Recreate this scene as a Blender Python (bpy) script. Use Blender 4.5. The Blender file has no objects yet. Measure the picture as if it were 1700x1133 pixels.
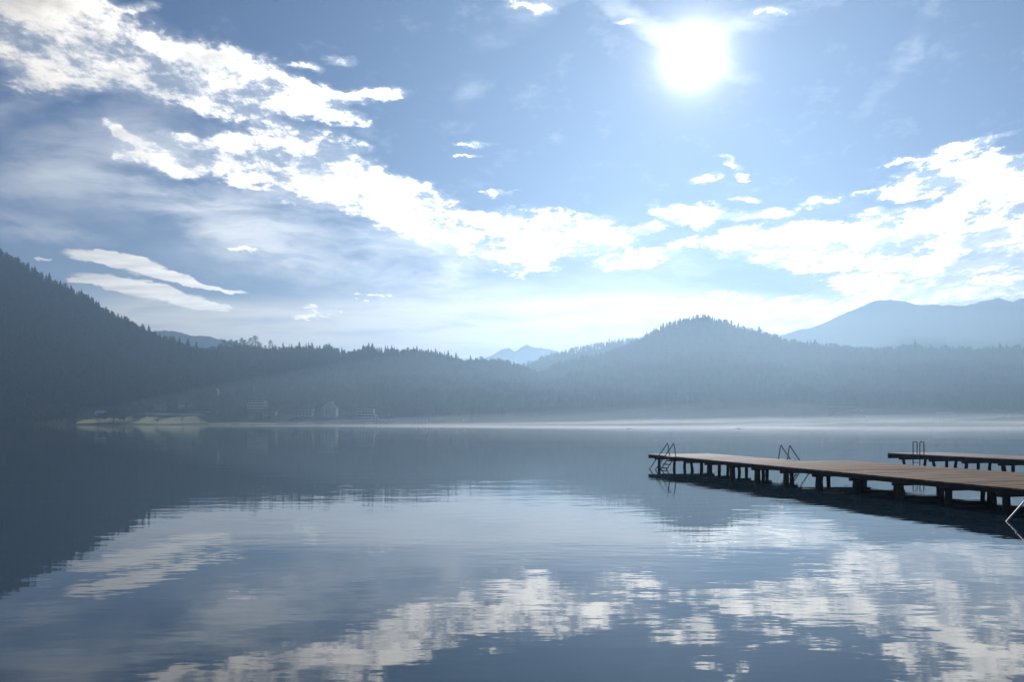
import bpy, bmesh, math, random
import numpy as np
from mathutils import Vector, Matrix
R = math.radians
random.seed(11)
np.random.seed(11)
scn = bpy.context.scene
col = scn.collection

# ---------------------------------------------------------------- camera (horizontal, shifted)
F = 1322.0                     # focal length in pixels of the 1700 px wide photograph
HY = 702.0                     # horizon row
CH = 2.75                      # camera height above the water
cam = bpy.data.cameras.new('camera')
cam.sensor_width = 36.0
cam.lens = 36.0 * F / 1700.0
cam.shift_y = (HY - 566.5) / 1700.0
cam.clip_start = 0.1
cam.clip_end = 30000
cam_o = bpy.data.objects.new('camera', cam)
cam_o.location = (0, 0, CH)
cam_o.rotation_euler = (R(90), 0, 0)
col.objects.link(cam_o)
scn.camera = cam_o

def kx(px): return (px - 850.0) / F
def kv(py): return (HY - py) / F

# ---------------------------------------------------------------- helpers
def tag(o, label=None, cat=None, group=None, kind=None):
    if label: o['label'] = label
    if cat: o['category'] = cat
    if group: o['group'] = group
    if kind: o['kind'] = kind
    return o

def empty(name, loc=(0, 0, 0), rz=0.0):
    o = bpy.data.objects.new(name, None)
    o.empty_display_size = 0.3
    o.location = loc
    o.rotation_euler = (0, 0, rz)
    col.objects.link(o)
    return o

class MB:
    """collects simple shapes into one mesh"""
    def __init__(s): s.v = []; s.f = []
    def add(s, vs, fs):
        n = len(s.v); s.v += [tuple(p) for p in vs]; s.f += [tuple(n + i for i in f) for f in fs]
    def box(s, x0, x1, y0, y1, z0, z1):
        s.add([(x0,y0,z0),(x1,y0,z0),(x1,y1,z0),(x0,y1,z0),(x0,y0,z1),(x1,y0,z1),(x1,y1,z1),(x0,y1,z1)],
              [(3,2,1,0),(4,5,6,7),(0,1,5,4),(1,2,6,5),(2,3,7,6),(3,0,4,7)])
    def tube(s, pts, rad, n=8, caps=True):
        pts = [Vector(p) for p in pts]
        rr = rad if isinstance(rad, (list, tuple)) else [rad] * len(pts)
        rings = []
        for i, p in enumerate(pts):
            d = (pts[min(i+1, len(pts)-1)] - pts[max(i-1, 0)]).normalized()
            up = Vector((0, 0, 1)) if abs(d.z) < 0.95 else Vector((1, 0, 0))
            a = d.cross(up).normalized(); b = d.cross(a).normalized()
            rings.append([p + (a*math.cos(2*math.pi*k/n) + b*math.sin(2*math.pi*k/n)) * rr[i] for k in range(n)])
        vs = [q for r_ in rings for q in r_]
        fs = []
        for i in range(len(pts)-1):
            for k in range(n):
                fs.append((i*n+k, i*n+(k+1) % n, (i+1)*n+(k+1) % n, (i+1)*n+k))
        if caps:
            fs.append(tuple(range(n))); fs.append(tuple((len(pts)-1)*n + k for k in reversed(range(n))))
        s.add(vs, fs)
    def build(s, name, mat, parent=None, smooth=False, mats=None, fm=None):
        me = bpy.data.meshes.new(name)
        me.from_pydata(s.v, [], s.f)
        for m in (mats or [mat]): me.materials.append(m)
        if fm is not None: me.polygons.foreach_set('material_index', fm)
        if smooth: me.polygons.foreach_set('use_smooth', [True]*len(me.polygons))
        me.update()
        o = bpy.data.objects.new(name, me)
        if parent: o.parent = parent
        col.objects.link(o)
        return o

def copy_tree(o, parent=None):
    c = o.copy(); col.objects.link(c)
    if parent is not None: c.parent = parent
    for ch in [x for x in o.children]:
        copy_tree(ch, c)
    return c

# ---------------------------------------------------------------- node helpers
class NT:
    def __init__(s, tree): s.t = tree; s.n = tree.nodes; s.l = tree.links
    def node(s, typ, **kw):
        n = s.n.new(typ)
        for k, v in kw.items(): setattr(n, k, v)
        return n
    def put(s, sock, val):
        if isinstance(val, bpy.types.NodeSocket): s.l.new(val, sock)
        elif val is not None: sock.default_value = val
    def m(s, op, a, b=None, c=None, clamp=False):
        n = s.node('ShaderNodeMath', operation=op); n.use_clamp = clamp
        s.put(n.inputs[0], a)
        if b is not None: s.put(n.inputs[1], b)
        if c is not None: s.put(n.inputs[2], c)
        return n.outputs[0]
    def vm(s, op, a, b=None, out=0):
        n = s.node('ShaderNodeVectorMath', operation=op)
        s.put(n.inputs[0], a)
        if b is not None:
            s.put(n.inputs['Scale'] if op == 'SCALE' else n.inputs[1], b)
        return n.outputs['Value'] if op in ('DOT_PRODUCT', 'LENGTH') else n.outputs[0]
    def comb(s, x, y, z):
        n = s.node('ShaderNodeCombineXYZ')
        for i, v in enumerate((x, y, z)): s.put(n.inputs[i], v)
        return n.outputs[0]
    def noise(s, vec, scale, detail=4, rough=0.5, lac=2.0, color=False):
        n = s.node('ShaderNodeTexNoise')
        s.put(n.inputs['Vector'], vec)
        n.inputs['Scale'].default_value = scale; n.inputs['Detail'].default_value = detail
        n.inputs['Roughness'].default_value = rough; n.inputs['Lacunarity'].default_value = lac
        return n.outputs['Color'] if color else n.outputs['Fac']
    def smooth(s, x, lo, hi, a=0.0, b=1.0):
        n = s.node('ShaderNodeMapRange', interpolation_type='SMOOTHSTEP')
        s.put(n.inputs[0], x)
        n.inputs[1].default_value = lo; n.inputs[2].default_value = hi
        n.inputs[3].default_value = a; n.inputs[4].default_value = b
        return n.outputs[0]
    def mix(s, fac, a, b):
        n = s.node('ShaderNodeMix', data_type='RGBA')
        s.put(n.inputs[0], fac); s.put(n.inputs[6], a); s.put(n.inputs[7], b)
        return n.outputs[2]

def new_mat(name):
    m = bpy.data.materials.new(name); m.use_nodes = True
    t = NT(m.node_tree)
    return m, t, t.n['Principled BSDF']

def simple_mat(name, c1, c2, scale=3.0, rough=0.7, metallic=0.0, spec=0.5, obj_coords=True):
    m, t, b = new_mat(name)
    tc = t.node('ShaderNodeTexCoord')
    f = t.noise(tc.outputs['Object'], scale, 5, 0.6)
    f = t.smooth(f, 0.3, 0.7)
    t.put(b.inputs['Base Color'], t.mix(f, (*c1, 1), (*c2, 1)))
    b.inputs['Roughness'].default_value = rough
    b.inputs['Metallic'].default_value = metallic
    b.inputs['Specular IOR Level'].default_value = spec
    return m

# ---------------------------------------------------------------- sun and sky
SUN = Vector((kx(1150), 1.0, kv(93))).normalized()
SUN_EL = math.asin(SUN.z)
SUN_AZ = math.atan2(SUN.x, SUN.y)          # clockwise from +Y
sl = bpy.data.lights.new('sun', 'SUN')
sl.energy = 2.9; sl.angle = R(0.5); sl.color = (1.0, 0.965, 0.93)
so = bpy.data.objects.new('sun', sl)
so.rotation_euler = SUN.to_track_quat('Z', 'Y').to_euler()
so.location = (0, 0, 500)
col.objects.link(so)

w = bpy.data.worlds.new('World'); scn.world = w; w.use_nodes = True
W = NT(w.node_tree)
bg = W.n['Background']
SKY_S = 0.05
bg.inputs['Strength'].default_value = SKY_S
sky = W.node('ShaderNodeTexSky', sky_type='NISHITA')
sky.sun_disc = False
sky.sun_elevation = SUN_EL
sky.sun_rotation = SUN_AZ
sky.altitude = 500; sky.air_density = 1.0; sky.dust_density = 0.1; sky.ozone_density = 3.5

tc = W.node('ShaderNodeTexCoord')
D = tc.outputs['Generated']
sep = W.node('ShaderNodeSeparateXYZ'); W.l.new(D, sep.inputs[0])
yy = W.m('MAXIMUM', sep.outputs[1], 0.08)
U = W.m('DIVIDE', sep.outputs[0], yy)
V = W.m('DIVIDE', sep.outputs[2], yy)
UV = W.comb(U, V, 0.0)
# a plane-like cloud coordinate: texture gets flatter towards the horizon
Q = W.m('ADD', W.m('MAXIMUM', V, 0.0), 0.22)
CP = W.comb(W.m('DIVIDE', U, Q), W.m('DIVIDE', -1.0, Q), 0.0)
# ragged warp of the cloud masses
w1 = W.vm('SUBTRACT', W.noise(CP, 3.2, 4, 0.6, color=True), (0.5, 0.5, 0.5))
w1 = W.vm('MULTIPLY', w1, (0.075, 0.040, 0.0))
w2 = W.vm('MULTIPLY', W.vm('SUBTRACT', W.noise(CP, 19.0, 3, 0.6, color=True), (0.5, 0.5, 0.5)), (0.045, 0.024, 0.0))
UVW = W.vm('ADD', W.vm('ADD', UV, w1), w2)

def blob(vec, px, py, rx, ry, ang=0.0):
    mp = W.node('ShaderNodeMapping', vector_type='TEXTURE')
    W.l.new(vec, mp.inputs[0])
    mp.inputs[1].default_value = (kx(px), kv(py), 0)
    mp.inputs[2].default_value = (0, 0, R(-ang))
    mp.inputs[3].default_value = (rx / F, ry / F, 1)
    g = W.node('ShaderNodeTexGradient', gradient_type='SPHERICAL')
    W.l.new(mp.outputs[0], g.inputs[0])
    return g.outputs['Fac']

def blobs(vec, lst):
    acc = None
    for b in lst:
        wt = b[5] if len(b) > 5 else 1.0
        g = blob(vec, *b[:5])
        acc = W.m('MULTIPLY', g, wt) if acc is None else W.m('MULTIPLY_ADD', g, wt, acc)
    return acc

CUM = [  # cumulus masses: x, y, half length, half height, tilt (degrees, down to the right), weight
    (30, 75, 190, 95, 22), (100, 20, 130, 50, 30), (215, 105, 210, 75, 17), (370, 135, 200, 70, 17),
    (370, 175, 130, 40, 22), (490, 160, 120, 38, 14), (580, 199, 60, 16, 0, 0.78), (585, 165, 42, 18, 5, 0.78),
    (640, 154, 60, 16, 3, 0.78), (562, 95, 32, 13, 0, 0.78), (516, 110, 42, 12, 5, 0.78), (238, 8, 40, 13, 0, 0.78),
    (200, 218, 45, 17, 38, 0.78), (262, 256, 90, 36, 22), (300, 234, 50, 17, 15, 0.78), (322, 276, 60, 24, 0, 0.78),
    (392, 266, 70, 38, 20), (510, 262, 150, 58, 10), (480, 295, 120, 48, 20), (600, 312, 170, 52, 15),
    (690, 345, 160, 50, 16), (770, 385, 170, 50, 12), (880, 385, 170, 44, 6), (965, 404, 130, 36, 0),
    (850, 435, 100, 22, 8), (1050, 386, 65, 15, -10, 0.78), (975, 368, 50, 12, 0, 0.78),
    (790, 248, 46, 9, 0, 0.78), (790, 269, 30, 6, 0, 0.78), (828, 324, 34, 6, 0, 0.78), (636, 497, 62, 6, 2, 0.78), (500, 518, 30, 6, 5, 0.7), (525, 522, 30, 7, 5, 0.7), (550, 524, 18, 4, 5, 0.6),
    (1155, 291, 42, 12, -15, 0.78), (1205, 266, 32, 8, 20, 0.78), (1225, 285, 20, 8, 20, 0.78), (1235, 326, 38, 9, 0, 0.78),
    (1140, 358, 90, 26, 6), (1185, 352, 80, 18, 5), (1272, 352, 60, 15, -5, 0.78), (1365, 335, 58, 11, -5, 0.78),
    (1437, 324, 30, 6, 0, 0.78), (1450, 350, 40, 9, 0, 0.78), (1200, 398, 60, 11, -5, 0.78),
    (1290, 395, 130, 34, -8), (1400, 400, 190, 52, -8), (1540, 380, 210, 62, -14), (1690, 325, 170, 55, -22),
    (1600, 288, 160, 34, -12), (1600, 249, 120, 15, -18), (1525, 312, 75, 19, -12), (1490, 270, 46, 9, -15, 0.78),
    (1640, 430, 220, 85, -18), (1500, 460, 190, 36, -6), (1335, 432, 100, 18, 0), (1750, 420, 200, 160, -10),
    (1110, 420, 150, 14, -10), (1060, 437, 60, 12, -8, 0.78), (1210, 487, 50, 10, 0, 0.78), (1300, 495, 90, 11, -2),
    (1260, 517, 220, 16, -3), (1385, 522, 180, 20, -12), (1560, 485, 230, 26, -10), (1180, 505, 90, 9, 0),
    (890, 8, 60, 12, 10, 0.8), (1055, 35, 30, 10, 0, 0.7), (1270, 22, 60, 12, -10, 0.7),
    (30, -40, 300, 70, 20), (1400, -120, 300, 60, 5),
]
LEN = [  # smooth lenticular clouds low on the left
    (180, 430, 110, 15, 8), (235, 445, 110, 16, 13), (300, 463, 70, 10, 15), (365, 480, 60, 7, 8), (205, 472, 110, 16, 9), (265, 490, 135, 19, 12), (330, 508, 70, 9, 8),
    (140, 468, 40, 6, 5), (405, 415, 36, 4, 5), (70, 429, 20, 4, 5),
]
CIR = [  # thin veil
    (360, 345, 460, 120, 12, 1.1), (560, 400, 430, 120, 24, 1.5), (690, 470, 230, 70, 42, 1.1), (480, 330, 250, 60, 15, 0.7), (1120, 60, 170, 30, 28, 0.8),
    (1270, 32, 150, 24, -12, 0.8), (60, 300, 240, 80, -20, 0.25), (200, 200, 200, 45, -10, 0.4), (30, 170, 130, 45, -25, 0.5), (60, 385, 200, 34, 8, 0.7),
    (870, 20, 120, 40, -30, 0.4), (780, 150, 30, 50, 20, 0.25), (1500, 80, 150, 20, -60, 0.25), (1650, 470, 260, 90, -15, 0.6), (1200, 430, 400, 120, -5, 0.45),
]
LOW = [  # streaky white bank low over the horizon
    (650, 560, 640, 62, 3, 1.9), (1010, 550, 420, 70, -3, 1.8), (400, 540, 380, 40, 9, 1.2), (850, 520, 500, 70, 0, 0.8),
    (1260, 530, 300, 30, -3, 1.0), (1500, 500, 300, 40, -6, 0.8), (0, 560, 400, 60, 5, 0.7),
]
fb = W.noise(CP, 8.5, 9, 0.60)
fine = W.noise(CP, 46.0, 5, 0.65)
cum_m = W.m('MINIMUM', W.m('MULTIPLY', blobs(UVW, CUM), 1.20), 0.71)
nz = W.m('ADD', W.m('MULTIPLY', W.m('SUBTRACT', fb, 0.5), 3.0), W.m('MULTIPLY', W.m('SUBTRACT', fine, 0.5), 1.15))
gate = W.smooth(cum_m, 0.02, 0.25)
cum_d = W.m('MULTIPLY', W.smooth(W.m('ADD', cum_m, nz), 0.38, 1.0), gate)
cum_thick = W.smooth(W.m('ADD', cum_m, nz), 0.5, 1.0)
len_m = W.m('MINIMUM', W.m('MULTIPLY', blobs(W.vm('ADD', UV, W.vm('ADD', W.vm('SCALE', w1, 0.35), W.vm('SCALE', w2, 0.55))), LEN), 1.5), 1.0)
streak = W.noise(W.vm('MULTIPLY', CP, (2.0, 9.0, 1.0)), 2.0, 5, 0.55)
len_d = W.smooth(W.m('ADD', len_m, W.m('MULTIPLY', W.m('SUBTRACT', streak, 0.5), 0.8)), 0.25, 0.75)
# veil: two stretched noises, bent by a slow warp
rot = W.node('ShaderNodeMapping', vector_type='POINT')
W.l.new(W.vm('ADD', UV, W.vm('SCALE', w1, 1.6)), rot.inputs[0])
rot.inputs[2].default_value = (0, 0, R(27)); rot.inputs[3].default_value = (2.6, 13.0, 1.0)
cn = W.noise(rot.outputs[0], 1.3, 7, 0.6)
cn2 = W.noise(CP, 1.5, 4, 0.55)
cir_m = W.m('MINIMUM', blobs(UVW, CIR), 1.0)
cir_d = W.m('MULTIPLY', cir_m, W.smooth(W.m('ADD', cn, W.m('MULTIPLY', W.m('SUBTRACT', cn2, 0.5), 0.8)), 0.32, 0.70))
cir_d = W.m('MULTIPLY', cir_d, 0.95, clamp=True)
low_m = W.m('MINIMUM', blobs(UV, LOW), 1.0)
ls = W.noise(W.vm('MULTIPLY', UV, (5.0, 40.0, 1.0)), 1.6, 5, 0.55)
low_d = W.m('MULTIPLY', W.m('MULTIPLY', low_m, W.smooth(ls, 0.15, 0.62, 0.35, 1.0)), 1.0, clamp=True)

# distance to the sun
dn = W.vm('NORMALIZE', D)
cs = W.m('MAXIMUM', W.vm('DOT_PRODUCT', dn, tuple(SUN)), 0.0)
a_vw = W.m('POWER', cs, 8.0)

k = 1.0 / SKY_S
ang2 = W.m('MULTIPLY', W.m('SUBTRACT', 1.0, cs), 2.0)          # squared angle from the sun
glow = W.m('DIVIDE', 0.00062 * k, W.m('ADD', ang2, 0.0001))
glow = W.m('ADD', glow, W.m('DIVIDE', 0.0000005 * k, W.m('ADD', W.m('MULTIPLY', ang2, ang2), 0.0000002)))
glow = W.m('MULTIPLY', glow, W.smooth(cs, 0.80, 1.0))
skyc = W.vm('MULTIPLY', sky.outputs[0], (0.63, 0.75, 0.97))
base = W.vm('ADD', skyc, W.vm('MULTIPLY', W.comb(glow, glow, glow), (1.0, 0.93, 0.90)))
# cloud brightness rises towards the sun (forward scattering), thick cores are greyer
lum = W.m('MULTIPLY_ADD', a_vw, 3.6 * k, 0.70 * k)
def cloudcol(lumv, tint): return W.vm('MULTIPLY', W.comb(lumv, lumv, lumv), tint)
thin_c = cloudcol(W.m('MULTIPLY_ADD', a_vw, 0.6 * k, 0.86 * k), (0.965, 0.985, 1.01))
GREY = [(1640, 440, 190, 70, -15, 1.3), (1690, 400, 120, 40, -20), (1500, 395, 90, 26, -8), (1560, 450, 120, 22, -8), (745, 392, 70, 24, 10), (805, 368, 50, 14, 0),
        (520, 285, 70, 24, 10, 0.6), (330, 130, 140, 40, 17, 0.35), (130, 85, 110, 40, 17, 0.35), (1380, 520, 60, 12, -5), (1600, 500, 150, 26, -6), (1300, 400, 60, 16, 0, 0.5)]
grey_m = W.m('MULTIPLY', W.m('MINIMUM', W.m('MULTIPLY', blobs(UVW, GREY), 2.2), 1.0), W.smooth(W.noise(CP, 7.0, 5, 0.6), 0.40, 0.60))
soft = W.m('MULTIPLY', cum_thick, W.smooth(W.noise(CP, 5.0, 6, 0.6), 0.46, 0.70))
cum_l = cloudcol(W.m('MULTIPLY', lum, W.m('SUBTRACT', 1.0, W.m('MULTIPLY', soft, 0.48))), (1.0, 0.935, 0.85))
cum_c = W.mix(W.m('MULTIPLY', grey_m, 0.85), cum_l, (0.42 * k, 0.50 * k, 0.64 * k, 1))
len_c = cloudcol(W.m('MULTIPLY', lum, W.smooth(streak, 0.3, 0.7, 1.05, 0.72)), (1.0, 0.955, 0.90))
low_c = cloudcol(W.m('MULTIPLY_ADD', a_vw, 0.9 * k, 0.70 * k), (1.0, 0.97, 0.93))
# whitish band of thick air low over the horizon
hz = W.m('MULTIPLY', W.m('POWER', 2.718, W.m('DIVIDE', W.m('MAXIMUM', sep.outputs[2], 0.0), -0.095)), 0.84)
hz_l = W.m('MULTIPLY_ADD', a_vw, 0.50 * k, 0.80 * k)
base = W.mix(hz, base, cloudcol(hz_l, (0.96, 0.985, 1.0)))
veil = W.m('MULTIPLY', W.smooth(W.m('ADD', cum_m, W.m('MULTIPLY', nz, 0.45)), 0.02, 0.75), 0.34)
c = W.mix(low_d, base, low_c)
c = W.mix(veil, c, thin_c)
c = W.mix(cir_d, c, thin_c)
c = W.mix(len_d, c, len_c)
c = W.mix(cum_d, c, cum_c)
W.l.new(c, bg.inputs['Color'])
w.cycles.sampling_method = 'MANUAL'
w.cycles.sample_map_resolution = 1024

# ---------------------------------------------------------------- materials
def foliage_mat(name, c1, c2, rnd=0.5):
    m, t, b = new_mat(name)
    oi = t.node('ShaderNodeObjectInfo')
    tcn = t.node('ShaderNodeTexCoord')
    f = t.smooth(t.noise(tcn.outputs['Object'], 0.35, 4, 0.6), 0.32, 0.68)
    f = t.m('ADD', t.m('MULTIPLY', f, 1 - rnd), t.m('MULTIPLY', oi.outputs['Random'], rnd))
    t.put(b.inputs['Base Color'], t.mix(f, (*c1, 1), (*c2, 1)))
    b.inputs['Roughness'].default_value = 0.75
    b.inputs['Specular IOR Level'].default_value = 0.2
    return m
M_SPRUCE = foliage_mat('spruce_needles', (0.014, 0.026, 0.014), (0.065, 0.085, 0.045))
M_PINE = foliage_mat('pine_needles', (0.03, 0.045, 0.025), (0.06, 0.08, 0.045))
M_TWIG = foliage_mat('bare_twigs', (0.070, 0.055, 0.048), (0.13, 0.095, 0.075))
M_BROAD = foliage_mat('broad_leaves', (0.04, 0.05, 0.025), (0.08, 0.085, 0.04))
M_BARK = simple_mat('bark', (0.05, 0.04, 0.032), (0.10, 0.08, 0.065), 2.0, 0.9)
M_FLOOR = simple_mat('forest_floor', (0.025, 0.032, 0.018), (0.06, 0.055, 0.035), 0.03, 0.95, spec=0.1)

# ---------------------------------------------------------------- trees
def conifer_mesh(name, h, r, tiers, per, seed, parts=False):
    rnd = random.Random(seed)
    tr = MB(); tr.tube([(0,0,-1.5), (0,0,h*0.5), (0,0,h*0.97)], [0.018*h, 0.011*h, 0.002*h], 6)
    cr = MB()
    z0 = h * rnd.uniform(0.10, 0.2)
    lean = rnd.uniform(0.75, 1.05)
    for i in range(tiers):
        q = (i + 0.5) / tiers
        z = z0 + (h - z0) * q ** 0.92
        rr = r * (1 - q) ** (lean*0.85) * rnd.uniform(0.75, 1.15) + 0.12
        off = rnd.random() * 6.28
        for j in range(per):
            a = off + 6.283 * j / per + rnd.uniform(-0.3, 0.3)
            L = rr * rnd.uniform(0.6, 1.15)
            if rnd.random() < 0.1: continue
            wd = max(0.25, L * rnd.uniform(0.28, 0.42))
            ca, sa = math.cos(a), math.sin(a)
            droop = -L * rnd.uniform(0.15, 0.5)
            zt = z + rnd.uniform(-0.3, 0.3)
            th = (h - z0) / tiers * rnd.uniform(0.7, 1.2)
            def P(l, s, zz): return (ca*l - sa*s, sa*l + ca*s, zt + zz)
            cr.add([P(0.02, 0, th*0.9), P(L*0.5, wd, droop*0.35), P(L, 0, droop), P(L*0.5, -wd, droop*0.35),
                    P(L*0.55, 0, droop*0.2 - th*0.6)],
                   [(0, 1, 2), (0, 2, 3), (1, 4, 2), (2, 4, 3)])
    cr.tube([(0,0,h*0.9), (0,0,h*1.01)], [0.16, 0.02], 5)
    return tr, cr

def clump(mb, c, r, n, rnd, size, flat=0.6):
    for _ in range(n):
        while True:
            p = Vector((rnd.uniform(-1,1), rnd.uniform(-1,1), rnd.uniform(-1,1)))
            if 0.2 < p.length < 1: break
        p = Vector((p.x*r, p.y*r, p.z*r*flat)) + Vector(c)
        a = Vector((rnd.gauss(0,1), rnd.gauss(0,1), rnd.gauss(0,1))).normalized()
        b = a.orthogonal().normalized(); s = size * rnd.uniform(0.6, 1.3)
        d = a.cross(b)
        mb.add([p + b*s, p + d*s*0.7, p - b*s, p - d*s*0.7], [(0,1,2,3)])

def pine_mesh(h, seed):
    rnd = random.Random(seed)
    tr = MB(); cr = MB()
    bend = rnd.uniform(-0.6, 0.6)
    tr.tube([(0,0,-1.5), (bend*0.5,0,h*0.4), (bend,0.2,h*0.7), (bend*0.7,0,h*0.96)], [0.26, 0.2, 0.14, 0.05], 7)
    n = rnd.randint(15, 19)
    for i in range(n):
        q = i / (n - 1)
        z = h * (0.36 + 0.60*q)
        a = i * 2.4 + rnd.uniform(-0.5, 0.5)
        L = h * 0.15 * (1.15 - 0.75*q) * rnd.uniform(0.6, 1.2)
        e = (bend + math.cos(a)*L, math.sin(a)*L, z + rnd.uniform(-0.1, 0.5))
        tr.tube([(bend, 0, z - 0.7), e], [0.07, 0.03], 4)
        clump(cr, e, h*0.078*rnd.uniform(0.7, 1.2), 34, rnd, 0.40, 0.7)
    clump(cr, (bend*0.7, 0, h*0.97), h*0.07, 34, rnd, 0.38, 0.7)
    return tr, cr

def broad_mesh(h, w_, seed, bare=False):
    rnd = random.Random(seed)
    tr = MB(); cr = MB()
    tr.tube([(0,0,-1), (0.1,0,h*0.22), (0.0,0.1,h*0.45)], [0.035*h, 0.025*h, 0.016*h], 7)
    nb = 9
    for i in range(nb):
        a = i*2.4 + rnd.uniform(-0.4, 0.4)
        zb = h*rnd.uniform(0.22, 0.45)
        L = w_*rnd.uniform(0.55, 0.95)
        ze = h*rnd.uniform(0.45, 0.98)
        if ze > 0.8*h: L *= 0.55
        e = Vector((math.cos(a)*L, math.sin(a)*L, ze))
        mid = Vector((math.cos(a)*L*0.5, math.sin(a)*L*0.5, zb + (ze-zb)*0.62))
        tr.tube([(0,0,zb), mid, e], [0.013*h, 0.008*h, 0.003*h], 5)
        for j in range(4):
            q = e + Vector((rnd.gauss(0,1), rnd.gauss(0,1), rnd.gauss(0,0.6))) * w_*0.22
            tr.tube([mid.lerp(e, 0.6), q], [0.004*h, 0.0015*h], 4)
            if bare:
                for _ in range(16):
                    d = Vector((rnd.gauss(0,1), rnd.gauss(0,1), rnd.gauss(0.5,0.7))).normalized() * w_*0.3*rnd.uniform(0.5,1.2)
                    s = d.cross(Vector((0.3,0.2,1))).normalized()*0.09
                    p = q + Vector((rnd.gauss(0,1), rnd.gauss(0,1), rnd.gauss(0,1)))*w_*0.08
                    cr.add([p - s, p + s, p + d], [(0,1,2)])
            else:
                clump(cr, q, w_*0.30, 70, rnd, 0.055*h, 0.7)
    return tr, cr

def joined(name, tc_, mats):
    tr, cr = tc_
    mb = MB(); mb.add(tr.v, tr.f); nt = len(tr.f); mb.add(cr.v, cr.f)
    me = bpy.data.meshes.new(name)
    me.from_pydata(mb.v, [], mb.f)
    for m in mats: me.materials.append(m)
    me.polygons.foreach_set('material_index', [0]*nt + [1]*(len(mb.f) - nt))
    me.update()
    return bpy.data.objects.new(name, me)

src = bpy.data.collections.new('forest_trees')          # not linked to the scene
kinds = []
for i in range(6):
    kinds.append(joined('a_spruce_%d' % i, conifer_mesh('s', 17 + i*0.6, 2.5 + 0.25*(i % 3), 13, 7, 100+i), [M_BARK, M_SPRUCE]))
for i in range(2):
    kinds.append(joined('b_pine_%d' % i, pine_mesh(17 + i, 200+i), [M_BARK, M_PINE]))
for i in range(2):
    kinds.append(joined('c_bare_%d' % i, broad_mesh(13 + i, 4.6, 300+i, True), [M_BARK, M_TWIG]))
for o in kinds: src.objects.link(o)

ng = bpy.data.node_groups.new('forest_scatter', 'GeometryNodeTree')
ng.interface.new_socket('Geometry', in_out='INPUT', socket_type='NodeSocketGeometry')
ng.interface.new_socket('Geometry', in_out='OUTPUT', socket_type='NodeSocketGeometry')
gi = ng.nodes.new('NodeGroupInput'); go = ng.nodes.new('NodeGroupOutput')
iop = ng.nodes.new('GeometryNodeInstanceOnPoints')
ci = ng.nodes.new('GeometryNodeCollectionInfo')
ci.inputs['Collection'].default_value = src
ci.inputs['Separate Children'].default_value = True
ci.inputs['Reset Children'].default_value = True
def nattr(name, typ):
    n = ng.nodes.new('GeometryNodeInputNamedAttribute'); n.data_type = typ
    n.inputs['Name'].default_value = name
    return n.outputs['Attribute']
ng.links.new(gi.outputs[0], iop.inputs['Points'])
ng.links.new(ci.outputs[0], iop.inputs['Instance'])
iop.inputs['Pick Instance'].default_value = True
ng.links.new(nattr('which', 'INT'), iop.inputs['Instance Index'])
ng.links.new(nattr('turn', 'FLOAT_VECTOR'), iop.inputs['Rotation'])
ng.links.new(nattr('size', 'FLOAT_VECTOR'), iop.inputs['Scale'])
ng.links.new(iop.outputs[0], go.inputs[0])

def forest(name, pts, which, sizes, label):
    n = len(pts)
    me = bpy.data.meshes.new(name)
    me.vertices.add(n)
    me.vertices.foreach_set('co', np.asarray(pts, dtype=np.float32).ravel())
    a = me.attributes.new('which', 'INT', 'POINT'); a.data.foreach_set('value', np.asarray(which, dtype=np.int32))
    t = np.zeros((n, 3), dtype=np.float32); t[:, 2] = np.random.rand(n)*6.28
    t[:, 0] = np.random.randn(n)*0.025
    a = me.attributes.new('turn', 'FLOAT_VECTOR', 'POINT'); a.data.foreach_set('vector', t.ravel())
    a = me.attributes.new('size', 'FLOAT_VECTOR', 'POINT'); a.data.foreach_set('vector', np.asarray(sizes, dtype=np.float32).ravel())
    o = bpy.data.objects.new(name, me); col.objects.link(o)
    md = o.modifiers.new('scatter', 'NODES'); md.node_group = ng
    tag(o, label, 'forest', kind='stuff')
    return o

# ---------------------------------------------------------------- terrain
SHORE = 903.0
LS = 0.22                                   # slope of the lakeside land
def land_z(Y): return LS * (Y - SHORE)
def land_Y(py): return (CH + LS*SHORE) / (LS - kv(py))

def vnoise(x, y, s, seed=0):
    """smooth value noise on numpy arrays"""
    x = np.asarray(x)/s; y = np.asarray(y)/s
    xi = np.floor(x).astype(int); yi = np.floor(y).astype(int)
    fx = x - xi; fy = y - yi
    fx = fx*fx*(3-2*fx); fy = fy*fy*(3-2*fy)
    def hsh(a, b):
        v = np.sin(a*127.1 + b*311.7 + seed*74.7)*43758.5453
        return v - np.floor(v)
    return (hsh(xi,yi)*(1-fx) + hsh(xi+1,yi)*fx)*(1-fy) + (hsh(xi,yi+1)*(1-fx) + hsh(xi+1,yi+1)*fx)*fy

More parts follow.
